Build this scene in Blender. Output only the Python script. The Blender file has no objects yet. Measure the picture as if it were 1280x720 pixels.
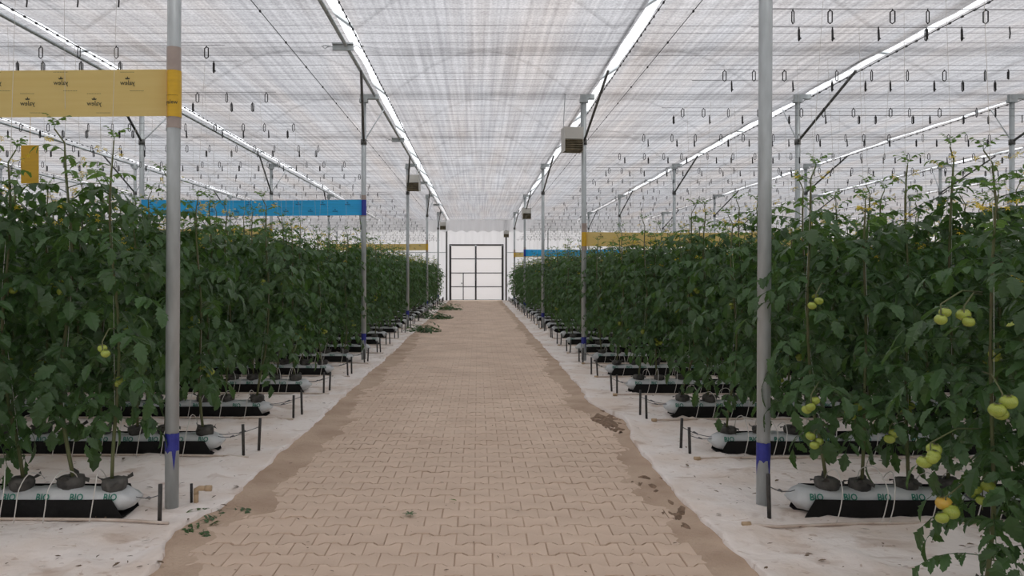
import bpy, math, random
import numpy as np
from mathutils import Vector, Matrix, Euler, noise
random.seed(7)
C = bpy.context.scene.collection
scene = bpy.context.scene
PI = math.pi

# ---------------------------------------------------------------- camera
cam_d = bpy.data.cameras.new('camera')
cam = bpy.data.objects.new('camera', cam_d); C.objects.link(cam)
cam.location = (0, 0, 1.5); cam.rotation_euler = (PI/2, 0, 0)
cam_d.sensor_width = 36; cam_d.lens = 28.125
cam_d.shift_x = 43/1280; cam_d.shift_y = -17/1280
cam_d.clip_start = 0.05; cam_d.clip_end = 400
scene.camera = cam

# ---------------------------------------------------------------- sky, sun, exposure
w = bpy.data.worlds.new('overcast_sky'); scene.world = w; w.use_nodes = True
nt = w.node_tree; nt.nodes.clear()
tc = nt.nodes.new('ShaderNodeTexCoord'); sx = nt.nodes.new('ShaderNodeSeparateXYZ')
cr = nt.nodes.new('ShaderNodeValToRGB'); bg = nt.nodes.new('ShaderNodeBackground'); ow = nt.nodes.new('ShaderNodeOutputWorld')
nt.links.new(tc.outputs['Generated'], sx.inputs[0]); nt.links.new(sx.outputs['Z'], cr.inputs[0])
nt.links.new(cr.outputs[0], bg.inputs[0]); nt.links.new(bg.outputs[0], ow.inputs[0])
cr.color_ramp.elements[0].position = 0.0; cr.color_ramp.elements[0].color = (0.80, 0.82, 0.86, 1)
cr.color_ramp.elements[1].position = 0.9; cr.color_ramp.elements[1].color = (1.0, 1.0, 1.03, 1)
bg.inputs['Strength'].default_value = 1.45
sun_d = bpy.data.lights.new('sun', 'SUN'); sun_d.energy = 0.8; sun_d.angle = math.radians(20); sun_d.color = (1, .97, .93)
sun = bpy.data.objects.new('sun', sun_d); C.objects.link(sun); sun.rotation_euler = (math.radians(20), math.radians(15), 0)
scene.view_settings.view_transform = 'Standard'; scene.view_settings.look = 'None'
scene.view_settings.exposure = 0.32; scene.view_settings.gamma = 1.0
scene.view_settings.use_curve_mapping = False

# ---------------------------------------------------------------- materials
def mat(name, col, rough=.6, metal=0., spec=.5, noise_amt=0., nscale=8., col2=None, bump=0., trans=None, alpha=None,
        stretch=(1,1,1), island=0., detail=4., lo=.35, hi=.65, coord='Object', bscale=None, trcol=None):
    m = bpy.data.materials.new(name); m.use_nodes = True
    nt = m.node_tree; n = nt.nodes; l = nt.links
    b = n['Principled BSDF']; out = n['Material Output']
    b.inputs['Roughness'].default_value = rough; b.inputs['Metallic'].default_value = metal
    b.inputs['Specular IOR Level'].default_value = spec
    base = (*col, 1); csock = None
    if col2 is not None or bump:
        tcn = n.new('ShaderNodeTexCoord'); mp = n.new('ShaderNodeMapping'); mp.inputs['Scale'].default_value = stretch
        l.new(tcn.outputs[coord], mp.inputs[0])
    if col2 is not None:
        nz = n.new('ShaderNodeTexNoise'); nz.inputs['Scale'].default_value = nscale; nz.inputs['Detail'].default_value = detail
        l.new(mp.outputs[0], nz.inputs['Vector'])
        rp = n.new('ShaderNodeValToRGB'); rp.color_ramp.elements[0].position = lo; rp.color_ramp.elements[1].position = hi
        rp.color_ramp.elements[0].color = base; rp.color_ramp.elements[1].color = (*col2, 1)
        l.new(nz.outputs['Fac'], rp.inputs[0]); csock = rp.outputs[0]
    if island:
        g = n.new('ShaderNodeNewGeometry'); oi = n.new('ShaderNodeObjectInfo')
        ad = n.new('ShaderNodeMath'); ad.operation = 'ADD'; l.new(g.outputs['Random Per Island'], ad.inputs[0]); l.new(oi.outputs['Random'], ad.inputs[1])
        mr = n.new('ShaderNodeMapRange'); mr.inputs[1].default_value = 0; mr.inputs[2].default_value = 2
        mr.inputs[3].default_value = 1-island; mr.inputs[4].default_value = 1+island
        l.new(ad.outputs[0], mr.inputs[0])
        hs = n.new('ShaderNodeHueSaturation'); l.new(mr.outputs[0], hs.inputs['Value'])
        if csock: l.new(csock, hs.inputs['Color'])
        else: hs.inputs['Color'].default_value = base
        csock = hs.outputs[0]
    if csock: l.new(csock, b.inputs['Base Color'])
    else: b.inputs['Base Color'].default_value = base
    if bump:
        nb = n.new('ShaderNodeTexNoise'); nb.inputs['Scale'].default_value = bscale or nscale*4; nb.inputs['Detail'].default_value = 5
        l.new(mp.outputs[0], nb.inputs['Vector'])
        bp = n.new('ShaderNodeBump'); bp.inputs['Strength'].default_value = bump; bp.inputs['Distance'].default_value = .02
        l.new(nb.outputs['Fac'], bp.inputs['Height']); l.new(bp.outputs[0], b.inputs['Normal'])
    last = b.outputs[0]
    if trans:
        t = n.new('ShaderNodeBsdfTranslucent'); mx = n.new('ShaderNodeMixShader'); mx.inputs[0].default_value = trans
        if trcol: t.inputs[0].default_value = (*trcol, 1)
        elif csock: l.new(csock, t.inputs[0])
        else: t.inputs[0].default_value = base
        l.new(last, mx.inputs[1]); l.new(t.outputs[0], mx.inputs[2]); last = mx.outputs[0]
    if alpha is not None:
        t = n.new('ShaderNodeBsdfTransparent'); mx = n.new('ShaderNodeMixShader'); mx.inputs[0].default_value = alpha
        l.new(t.outputs[0], mx.inputs[1]); l.new(last, mx.inputs[2]); last = mx.outputs[0]
    l.new(last, out.inputs[0])
    return m

def net_material(tb=.09, nm='shade_net'):
    m = bpy.data.materials.new(nm); m.use_nodes = True
    nt = m.node_tree; n = nt.nodes; l = nt.links; n.clear()
    out = n.new('ShaderNodeOutputMaterial'); tcn = n.new('ShaderNodeTexCoord')
    def nz(scale, st, det=4):
        mp = n.new('ShaderNodeMapping'); mp.inputs['Scale'].default_value = st; l.new(tcn.outputs['Object'], mp.inputs[0])
        t = n.new('ShaderNodeTexNoise'); t.inputs['Scale'].default_value = scale; t.inputs['Detail'].default_value = det; l.new(mp.outputs[0], t.inputs[0]); return t.outputs['Fac']
    def mr(s, a, b, c, d):
        r = n.new('ShaderNodeMapRange'); l.new(s, r.inputs[0])
        for i, v in enumerate((a, b, c, d)): r.inputs[i+1].default_value = v
        return r.outputs[0]
    def mul(a, b):
        r = n.new('ShaderNodeMath'); r.operation = 'MULTIPLY'; l.new(a, r.inputs[0]); l.new(b, r.inputs[1]); return r.outputs[0]
    pleat = mr(nz(5, (3.4, .04, 1), 8), .35, .65, .80, 1.12)      # long folds running down the house
    cross = mr(nz(3, (.04, 4.5, 1), 6), .35, .65, .86, 1.07)      # weave bands across
    blot = mr(nz(.5, (1, 1, 1), 3), .3, .7, .93, 1.06)
    grain = mr(nz(38, (1, 1, 1), 3), .3, .7, .78, 1.18)
    v = mul(mul(pleat, cross), mul(blot, grain))
    tf = n.new('ShaderNodeMath'); tf.operation = 'MULTIPLY'; tf.inputs[1].default_value = tb; l.new(v, tf.inputs[0])
    warm = n.new('ShaderNodeValToRGB'); l.new(nz(1.6, (1, .08, 1), 4), warm.inputs[0])
    warm.color_ramp.elements[0].position = .4; warm.color_ramp.elements[0].color = (.475, .475, .492, 1)
    warm.color_ramp.elements[1].position = .7; warm.color_ramp.elements[1].color = (.505, .465, .445, 1)
    sc = n.new('ShaderNodeVectorMath'); sc.operation = 'SCALE'; l.new(warm.outputs[0], sc.inputs[0]); l.new(v, sc.inputs['Scale'])
    tl = n.new('ShaderNodeBsdfTranslucent'); df = n.new('ShaderNodeBsdfDiffuse'); tp = n.new('ShaderNodeBsdfTransparent')
    l.new(sc.outputs[0], tl.inputs[0]); l.new(sc.outputs[0], df.inputs[0])
    m1 = n.new('ShaderNodeMixShader'); m1.inputs[0].default_value = .45; l.new(tl.outputs[0], m1.inputs[1]); l.new(df.outputs[0], m1.inputs[2])
    m2 = n.new('ShaderNodeMixShader'); l.new(tf.outputs[0], m2.inputs[0]); l.new(m1.outputs[0], m2.inputs[1]); l.new(tp.outputs[0], m2.inputs[2])
    l.new(m2.outputs[0], out.inputs[0])
    return m
M = {}
M['net'] = net_material()
M['netlap'] = net_material(.62, 'shade_net_lap')
M['film'] = mat('white_film', (.86,.86,.87), .5, trans=.6, col2=(.8,.8,.81), nscale=2, stretch=(3,3,.3))
M['gatefilm'] = mat('gate_film', (.90,.88,.87), .5, trans=.6)
M['steel'] = mat('galvanised_steel', (.49,.53,.54), .45, .3, col2=(.38,.41,.415), nscale=14, stretch=(1,1,.25), bump=.05)
M['darksteel'] = mat('dark_steel', (.11,.112,.112), .6, .2, col2=(.16,.16,.155), nscale=20)
M['wire'] = mat('wire', (.16,.16,.165), .5, .5)
M['black'] = mat('black_metal', (.02,.02,.021), .6)
M['blackfilm'] = mat('black_film', (.005,.005,.005), .6, spec=.2, col2=(.010,.010,.010), nscale=6, bump=.3, bscale=30)
M['stake'] = mat('black_stake', (.02,.019,.018), .5, col2=(.05,.045,.04), nscale=30)
M['soil'] = mat('sandy_soil', (.53,.40,.30), .95, col2=(.39,.275,.195), nscale=2.2, bump=.7, bscale=45, lo=.38, hi=.7, detail=8)
M['ground'] = mat('outer_ground', (.3,.24,.18), .95)
M['paver'] = mat('sand_dusted_concrete', (.66,.515,.405), .9, col2=(.54,.405,.31), nscale=1.3, island=.07, bump=.25, bscale=60, coord='Object', lo=.35, hi=.7, detail=8)
M['fabric'] = mat('white_ground_cover', (.84,.775,.73), .7, col2=(.70,.585,.50), nscale=1.6, bump=1, bscale=9, lo=.44, hi=.70, detail=10, spec=.3)
def fabric_streaks(m):
    nt = m.node_tree; n = nt.nodes; l = nt.links; b = n['Principled BSDF']; src = b.inputs['Base Color'].links[0].from_socket
    tcn = n.new('ShaderNodeTexCoord'); fac = None
    for sc, st, lo, hi in ((1.8, (1,1.5,1), .58, .70), (11, (1,1.6,1), .62, .70)):
        mp = n.new('ShaderNodeMapping'); mp.inputs['Scale'].default_value = st; mp.inputs['Rotation'].default_value = (0,0,.5); l.new(tcn.outputs['Object'], mp.inputs[0])
        t = n.new('ShaderNodeTexNoise'); t.inputs['Scale'].default_value = sc; t.inputs['Detail'].default_value = 9; t.inputs['Distortion'].default_value = 1.2; l.new(mp.outputs[0], t.inputs[0])
        r = n.new('ShaderNodeMapRange'); r.inputs[1].default_value = lo; r.inputs[2].default_value = hi; r.inputs[4].default_value = .55; l.new(t.outputs['Fac'], r.inputs[0])
        mx = n.new('ShaderNodeMix'); mx.data_type = 'RGBA'; l.new(r.outputs[0], mx.inputs['Factor']); l.new(src, mx.inputs['A']); mx.inputs['B'].default_value = (.40,.27,.19,1); src = mx.outputs['Result']
    l.new(src, b.inputs['Base Color'])
fabric_streaks(M['fabric'])
M['mound'] = mat('dark_earth', (.27,.18,.12), .95, col2=(.15,.095,.06), nscale=20, bump=1, bscale=40)
M['bag'] = mat('white_bag_plastic', (.60,.62,.62), .35, col2=(.50,.52,.53), nscale=6, bump=.55, bscale=9)
M['pot'] = mat('dusty_dark_pot', (.10,.095,.085), .7, col2=(.035,.033,.03), nscale=12, bump=.6, bscale=25)
M['teal'] = mat('green_print', (.0,.17,.11), .5)
M['tube'] = mat('white_tube', (.62,.60,.56), .4)
M['pipe'] = mat('dusty_white_pipe', (.62,.54,.47), .5, col2=(.5,.4,.33), nscale=10)
M['pvc'] = mat('beige_pvc', (.46,.33,.2), .5)
M['stem'] = mat('vine_stem', (.10,.13,.045), .7, col2=(.13,.12,.06), nscale=6)
M['leaf'] = mat('leaf_green', (.045,.099,.034), .42, spec=.5, trans=.26, island=.5, trcol=(.14,.28,.045))
M['young'] = mat('young_leaf_green', (.12,.21,.06), .45, spec=.3, trans=.35, island=.3, trcol=(.2,.36,.07))
M['tomato'] = mat('unripe_tomato', (.38,.42,.07), .25, col2=(.27,.36,.06), nscale=14, stretch=(1,1,.6))
M['orange'] = mat('turning_tomato', (.62,.34,.05), .25, col2=(.55,.42,.07), nscale=10)
M['flower'] = mat('yellow_flower', (.80,.62,.06), .6, trans=.3)
M['twine'] = mat('white_twine', (.62,.62,.58), .8)
M['yellow'] = mat('yellow_sticky_film', (.78,.60,.22), .35, trans=.55, trcol=(.85,.66,.27), col2=(.72,.53,.17), nscale=4, stretch=(.3,1,8))
M['yellow2'] = mat('overlapped_yellow_film', (.66,.40,.01), .3, col2=(.6,.36,.01), nscale=9, stretch=(1,1,6))
M['blue'] = mat('blue_sticky_film', (.02,.38,.92), .35, trans=.5, trcol=(.06,.62,1.), col2=(.02,.25,.62), nscale=4, stretch=(.3,1,8))
M['blue2'] = mat('overlapped_blue_film', (.015,.03,.30), .3)
M['bluepaint'] = mat('blue_paint', (.02,.025,.23), .5, col2=(.03,.04,.3), nscale=25)
M['tape'] = mat('clear_brown_tape', (.40,.33,.29), .3, col2=(.33,.27,.24), nscale=10)
M['ink'] = mat('dark_ink', (.06,.055,.02), .6)
M['inkblue'] = mat('blue_ink', (.01,.06,.2), .6)
M['boxtop'] = mat('pale_housing', (.55,.54,.5), .5)
M['louver'] = mat('olive_louvre', (.24,.205,.13), .5, col2=(.12,.10,.06), nscale=10)
M['dry'] = mat('dry_leaf', (.13,.085,.05), .9, island=.3)
M['strip'] = mat('bright_white_film', (.9,.9,.92), .4, trans=.75, alpha=.5)

# ---------------------------------------------------------------- mesh helpers
class MB:
    def __init__(s): s.v = []; s.f = []; s.m = []
    def add(s, v, f, mi=0):
        o = len(s.v); s.v += [tuple(p) for p in v]; s.f += [tuple(i+o for i in q) for q in f]; s.m += [mi]*len(f); return s
    def box(s, x0, x1, y0, y1, z0, z1, mi=0, T=None):
        v = [Vector((x,y,z)) for z in (z0,z1) for y in (y0,y1) for x in (x0,x1)]
        if T: v = [T @ p for p in v]
        return s.add(v, [(0,2,3,1),(4,5,7,6),(0,1,5,4),(2,6,7,3),(0,4,6,2),(1,3,7,5)], mi)
    def tube(s, pts, r, k=6, mi=0, caps=True):
        pts = [Vector(p) for p in pts]; n = len(pts)
        rr = r if isinstance(r, (list, tuple)) else [r]*n
        vs = []; u = None
        for i, p in enumerate(pts):
            t = (pts[min(i+1,n-1)] - pts[max(i-1,0)]).normalized()
            if u is None:
                a = Vector((0,0,1)) if abs(t.z) < .9 else Vector((1,0,0)); u = t.cross(a).normalized()
            else:
                u = (u - t*u.dot(t)).normalized()
            q = t.cross(u)
            for j in range(k):
                c = 2*PI*j/k; vs.append(p + (u*math.cos(c) + q*math.sin(c))*rr[i])
        f = [(i*k+j, i*k+(j+1)%k, (i+1)*k+(j+1)%k, (i+1)*k+j) for i in range(n-1) for j in range(k)]
        if caps: f += [tuple(range(k))[::-1], tuple(range((n-1)*k, n*k))]
        return s.add(vs, f, mi)
    def grid(s, P, mi=0, closed_u=False):
        nu = len(P); nv = len(P[0]); v = [p for r in P for p in r]
        f = [(i*nv+j, i*nv+j+1, ((i+1)%nu)*nv+j+1, ((i+1)%nu)*nv+j) for i in range(nu if closed_u else nu-1) for j in range(nv-1)]
        return s.add(v, f, mi)
    def merge(s, o, T=None, mi=None):
        v = [T @ Vector(p) for p in o.v] if T else o.v
        b = len(s.v); s.v += [tuple(p) for p in v]; s.f += [tuple(i+b for i in q) for q in o.f]; s.m += (o.m if mi is None else [mi]*len(o.f)); return s
    def mesh(s, name, mats, smooth=False):
        me = bpy.data.meshes.new(name); me.from_pydata(s.v, [], s.f)
        for m in (mats if isinstance(mats, (list, tuple)) else [mats]): me.materials.append(M[m])
        me.polygons.foreach_set('material_index', s.m)
        if smooth: me.polygons.foreach_set('use_smooth', [True]*len(s.f))
        me.update(); return me
def obj(name, me, parent=None, loc=None, **props):
    o = bpy.data.objects.new(name, me); C.objects.link(o)
    if parent: o.parent = parent
    if loc is not None: o.location = loc
    for k, v in props.items(): o[k] = v
    return o
def mk(name, mb, mats, parent=None, smooth=False, loc=None, **props):
    return obj(name, mb.mesh(name, mats, smooth), parent, loc, **props)
def thing(name, label, cat, loc=(0,0,0), group=None, rz=0):
    o = obj(name, None, None, loc, label=label, category=cat); o.rotation_euler.z = rz
    o.empty_display_size = .1
    if group: o['group'] = group
    return o
def at(px, py, d): return Vector(((px-597)/1000*d, d, 1.5-(py-343)/1000*d))
def nz(x, y, z=0): return noise.noise(Vector((x, y, z)))
ORD = ['nearest','second','third','fourth','fifth','sixth','seventh','eighth','ninth','tenth','eleventh','twelfth','thirteenth','fourteenth','fifteenth','sixteenth','seventeenth','eighteenth','nineteenth','twentieth','twenty-first','twenty-second','twenty-third','twenty-fourth','twenty-fifth','twenty-sixth','twenty-seventh','twenty-eighth','twenty-ninth','thirtieth']
FST = ['first'] + ORD[1:]

PIPES = [-21.1,-17.2,-13.4,-9.6,-5.6,-1.74,1.95,5.65,9.5,13.3,17.1,21.0]
POSTX = [-21.0,-17.1,-13.3,-9.55,-5.75,-1.95,1.82,5.48,9.15,12.9,16.7,20.5]
POSTY = [5.1,13.7,22.3,30.9,39.5]
CEIL = 4.6; YF = 45.6
SIDEX = 25.0

# ---------------------------------------------------------------- the setting
mb = MB(); mb.box(-90,90,-40,120,-.3,-.12); mk('floor', mb, 'ground', kind='structure')
# net sheets, one per bay, with pleats and wavy edges at the gutters
def net_sheet(x0, x1, seed, y0=-4, y1=YF):
    nx = max(6, int((x1-x0)/.16)); ny = 110; P = []
    for j in range(ny+1):
        y = y0 + (y1-y0)*j/ny; row = []
        a = x0 + .035*nz(y*.8, seed*7.3) + .02*nz(y*3, seed*3.1); b = x1 + .035*nz(y*.8, seed*5.1+40) + .02*nz(y*3, seed+9)
        for i in range(nx+1):
            t = i/nx; x = a + (b-a)*t
            z = CEIL + .02 + .016*nz(x*4, y*.15, seed) + .03*nz(x*.9, y*.3, seed+5) - .02*abs(math.sin(y*PI/.62))
            if t in (0, 1): z += .015
            row.append((x, y, z))
        P.append(row)
    mb = MB(); mb.grid(P); return mb
edges = [-SIDEX] + PIPES + [SIDEX]
ceil = MB(); first = True
for i in range(len(edges)-1):
    x0 = edges[i] + (.155 if i > 0 else 0); x1 = edges[i+1] + (.02 if i < len(edges)-2 else 0)
    o = mk('ceiling', net_sheet(x0, x1, i+1), 'net', smooth=True, kind='structure')
    o['label'] = 'white shade net stretched over bay %d' % i if False else 'white pleated shade net stretched under the roof'
# doubled net laps running across the house (real second layer)
for k, y in enumerate((7.2, 11.15, 13.95, 18.2, 22.6, 31.2)):
    for i in (4, 5, 6, 7, 8):
        P = []
        x0, x1 = edges[i]+.17, edges[i+1]
        for q in range(25):
            x = x0+(x1-x0)*q/24
            P.append([(x, y-.25+.06*nz(x*2, y), CEIL+.065), (x, y+.2+.06*nz(x*2, y+3), CEIL+.065)])
        mb = MB(); mb.grid(P)
        mk('trim_%d' % (k*5+i), mb, 'netlap', kind='structure')
# back wall around the gate
GX0, GX1, GZ1 = -1.61, 1.48, 3.22
mb = MB()
def wall_patch(x0, x1, z0, z1, n):
    P = []
    for i in range(n+1):
        x = x0+(x1-x0)*i/n; P.append([(x, YF+.04*nz(x*.8, 1.3), z0), (x, YF+.04*nz(x*.8, 4.3), z1)])
    mb.grid(P)
wall_patch(-SIDEX, GX0, 0, 6.0, 60); wall_patch(GX1, SIDEX, 0, 6.0, 60); wall_patch(GX0, GX1, GZ1, 6.0, 8)
mk('wall_back', mb, 'film', kind='structure')
for sx_, nm in ((-1, 'wall_left'), (1, 'wall_right')):
    mb = MB(); mb.grid([[(sx_*SIDEX, y, 0), (sx_*SIDEX, y, 6.0)] for y in range(-4, 47)]); mk(nm, mb, 'film', kind='structure')
mb = MB(); mb.grid([[(x, -4, 0), (x, -4, 6)] for x in range(-25, 26)]); mk('wall_front', mb, 'film', kind='structure')
# net skirt hanging off the ceiling along the back wall, scalloped hem
P = []
for i in range(721):
    x = -SIDEX + 50*i/720; s = abs(math.sin(x*PI/.62)); yy = YF-.35+.03*math.sin(x*9)
    P.append([(x, yy, CEIL), (x, yy, 4.2), (x, yy, 3.86+.12*s+.05*nz(x, 2))])
mb = MB(); mb.grid(P); mk('trim_60', mb, 'film', kind='structure')
# rails on the back wall
for q, z in enumerate((2.75, 1.4)):
    mb = MB(); mb.tube([(-SIDEX+.1, YF-.12, z), (GX0-.15, YF-.12, z)], .022, 6); mb.tube([(GX1+.15, YF-.12, z), (SIDEX-.1, YF-.12, z)], .022, 6)
    mk('trim_%d' % (61+q), mb, 'steel', kind='structure')
mb = MB()
for x in [-24, -20, -16, -12, -8, -4, 4, 8, 12, 16, 20, 24]: mb.tube([(x, YF-.1, 0), (x, YF-.1, 4.6)], .035, 8)
mk('trim_63', mb, 'steel', kind='structure')
# roof hoops above the net
for q, y in enumerate([2.8+4.3*i for i in range(10)]):
    mb = MB()
    for i in range(1, len(edges)-2):
        a, b = edges[i], edges[i+1]
        mb.tube([(a+(b-a)*t/8, y, 5.0+.9*math.sin(PI*t/8)) for t in range(9)], .03, 5)
    mk('trim_%d' % (70+q), mb, 'steel', kind='structure')

# gate
gate = obj('door_1', None, loc=(-.065, YF-.06, 0), kind='structure')
gx0, gx1 = GX0+.065, GX1+.065
def bar(name, x0, x1, z0, z1, par, y=0, d=.05):
    mb = MB(); mb.box(x0, x1, y-d, y, z0, z1); return mk(name, mb, 'gateframe', par)
zz = [.04, .80, 1.58, 2.38, 3.18]; mid = -.04
M['gateframe'] = mat('gate_frame_paint', (.055,.055,.058), .6)
bar('frame_post', gx0, gx0+.07, 0, 3.22, gate); bar('frame_post', gx1-.07, gx1, 0, 3.22, gate)
bar('frame_beam', gx0+.07, gx1-.07, 3.15, 3.22, gate)
for (a, b) in ((gx0+.069, mid-.0005), (mid+.0005, gx1-.069)):
    lf = obj('gate_leaf', None, gate)
    bar('stile', a, a+.045, .04, 3.13, lf); bar('stile', b-.045, b, .04, 3.13, lf)
    for i, z in enumerate(zz): bar('rail', a+.045, b-.045, z-(.02 if i else 0), z+.025 if i < 4 else 3.13, lf, -.004)
    for i in range(4):
        mb = MB(); mb.grid([[(a+.04+(b-a-.08)*u/8, -.012+.012*math.sin(PI*u/8)*math.sin(PI*q/4)+.004*nz(u, q, i), zz[i]+.02+(zz[i+1]-zz[i]-.038)*q/4) for q in range(5)] for u in range(9)]); mk('film_panel', mb, 'gatefilm', lf)
    if a < -1:
        bar('wicket_stile', a+.70, a+.75, .04, 1.6, lf, -.052, .03); bar('wicket_rail', a, a+.75, 1.56, 1.60, lf, -.052, .03)
        mb = MB(); mb.box(a+.62, a+.67, -.11, -.05, .95, 1.03); mk('handle', mb, 'black', lf)
    else:
        mb = MB(); mb.box(a-.02, a+.04, -.09, -.05, .8, 1.15); mk('latch', mb, 'black', lf)
for sx_ in (-1.76, 1.62):
    mb = MB(); mb.tube([(sx_, YF-.2, 0), (sx_, YF-.2, 4.6)], .05, 8)
    mk('gate_post', mb, 'darksteel', smooth=True, label='dark steel post standing at the %s side of the white gate' % ('left' if sx_ < 0 else 'right'), category='post')

# ---------------------------------------------------------------- soil, path, pavers
def lx(y): return -1.63 + .05*nz(y*.9, 3.3) + .035*nz(y*3.1, 8.1) + .02*nz(y*9, 2.1) + (.12*math.exp(-((y-4.65)/.35)**2) if y < 7 else 0)*-1
def rx(y): return 1.36 + .05*nz(y*.9, 13.3) + .035*nz(y*3.1, 18.1) + .02*nz(y*9, 6.1) + .12*math.exp(-((y-8.0)/.5)**2) - .06*math.exp(-((y-9.3)/.6)**2)
P = []; ny = 640; nx = 84
for j in range(ny+1):
    y = 2.6 + (YF-2.6)*(j/ny)**1.25; row = []
    for i in range(nx+1):
        x = -2.2 + 4.2*i/nx
        el = lx(y)+.27+.16*nz(y*.55, 1.7)+.07*nz(y*2.5, 2.9)+.03*nz(y*8, 1.1); er = rx(y)-.20+.10*nz(y*.6, 7.7)+.06*nz(y*2.4, 5.5)+.03*nz(y*8, 5.1)
        h = -.007 - .06*max(0, min(1, max(lx(y)-.05-x, x-rx(y)-.05)/.05))
        dl = el-x; dr = x-er; d = max(dl, dr)
        h += .020*max(0, min(1, (d+.10)/.26)) + (.008*nz(x*3, y*3)+.006*nz(x*9, y*9))*(1 if d > -.12 else .3)
        row.append((x, y, h))
    P.append(row)
mb = MB(); mb.grid(P); mk('floor', mb, 'soil', smooth=True, kind='structure')

path = obj('paved_path', None, loc=(0,0,0), kind='structure')
LW, PITCH, HE, WA = .2, .1625, .099, .0600
HE = .0985; G = .0022
def paver_outline():
    hx = LW/2-G; q = LW/4
    top = [(-hx, HE-G-.003), (-hx+.004, HE-G), (-q-.018, HE-G), (-q+.012, WA), (0, WA-.001), (q-.012, WA), (q+.018, HE-G), (hx-.004, HE-G), (hx, HE-G-.003)]
    return top + [(x, -y) for x, y in reversed(top)]
def paver_mb():
    o = paver_outline(); n = len(o); b = .0035
    ins = [(x*(1-b/.1), y*(1-b/.08)) for x, y in o]
    mb = MB()
    v = [(x, y, -.055) for x, y in o] + [(x, y, -b) for x, y in o] + [(x, y, 0) for x, y in ins]
    f = [(i, i+n if False else (i+1) % n, n+(i+1) % n, n+i) for i in range(n)] + [(n+i, n+(i+1) % n, 2*n+(i+1) % n, 2*n+i) for i in range(n)]
    h = n//2
    f += [(2*n+i, 2*n+n-1-i, 2*n+n-2-i, 2*n+i+1)[::-1] for i in range(h-1)]
    mb.add(v, [tuple(reversed(q)) if False else q for q in f]); return mb
pm = paver_mb()
pav_me = [pm.mesh('paver', 'paver')]
rows = int((YF-2.7)/PITCH); allp = []
for r in range(rows):
    y = 2.75 + r*PITCH
    for c in range(-9, 8):
        x = -.12 + c*LW + (LW/2 if r % 2 else 0)
        if x < lx(y)+.0 or x > rx(y)+.06: continue
        allp.append((x, y))
vis = [p for p in allp if p[1] > 4.0]
near = sorted(vis, key=lambda p: p[1])[:300]; nset = set(near)
for (x, y) in near:
    o = obj('paver', pav_me[0], path, (x+random.uniform(-.0015,.0015), y, random.uniform(-.003,.002)))
    o.rotation_euler = (random.uniform(-.012,.012), random.uniform(-.01,.01), random.uniform(-.01,.01)+(PI if random.random() < .5 else 0))
mbp = MB()
for (x, y) in allp:
    if (x, y) in nset: continue
    mbp.merge(pm, Matrix.Translation((x, y, random.uniform(-.003,.002))) @ Matrix.Rotation(random.uniform(-.01,.01), 4, 'Z') @ Matrix.Rotation(random.uniform(-.01,.01), 4, 'X'))
mk('paver', mbp, 'paver', path, kind='stuff')

# ground cover
def cover(side):
    P = []; ny = 420; nx = 46
    for j in range(ny+1):
        y = 2.6 + (YF-2.65)*(j/ny)**1.3; e = lx(y) if side < 0 else rx(y); row = [(e-side*.004, y, -.02)]
        for i in range(nx+1):
            t = i/nx; x = e + side*(.0+3.4*t**1.25)
            ax = abs(x-e); z = .016 + .013*nz(x*2.2, y*1.6, 4) + .006*nz(x*7, y*5, 8) + .008*max(0, 1-ax/.12)*(1+nz(y*2.3, side*9)*2)
            z += .012*abs(nz(x*1.3+y*.8, y*2.1, 21)) + .022*max(0, 1-abs(nz(x*1.1-y*.5, y*1.4+x*.6, 31))*9) + .012*max(0, 1-abs(nz(x*2.6+y*.7, y*2.2-x, 41))*8)
            if side > 0: z += .035*math.exp(-((x-1.45)/.12)**2-((y-8.1)/.35)**2)+.10*math.exp(-((x-1.75)/.22)**2-((y-19.6)/.5)**2)
            row.append((x, y, max(z, .016 if ax > .1 else .004)))
        row.append((side*(SIDEX-.05), y, .02)); P.append(row)
    mb = MB(); mb.grid(P)
    o = mk('ground_cover', mb, 'fabric', smooth=True)
    o['label'] = 'dusty white woven ground cover sheet spread to the %s of the paved path' % ('left' if side < 0 else 'right'); o['category'] = 'ground sheet'
cover(-1); cover(1)

# ---------------------------------------------------------------- gutters pipes and gaps, posts
for gi, gx in enumerate(PIPES):
    sd = 'left' if gx < 0 else 'right'; q = (5-gi) if gx < 0 else (gi-6)
    t = thing('gutter_pipe', 'long grey pipe beside the %s bright roof gap to the %s of the path' % (FST[q], sd), 'pipe', (gx, -3.9, CEIL))
    zz_ = .06 if gx > 0 else -.035; xx_ = -.02
    mb = MB(); mb.tube([(xx_, 0, zz_), (xx_, YF+3.5, zz_)], .026 if abs(gx) > 3 or gx < 0 else .02, 8); mk('pipe', mb, 'steel', t, True)
    mb = MB(); ys = [.0+.25*i for i in range(int((YF+3.4)/.25))]
    mb.tube([(.165, 0, -.005), (.165, YF+3.5, -.005)], .006, 5); mk('cable', mb, 'black', t)
    mb = MB()
    for i, y in enumerate(ys): mb.box(.156, .174, y-.02, y+.02, -.018, .004)
    mk('clips', mb, 'black', t, kind='stuff')

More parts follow.
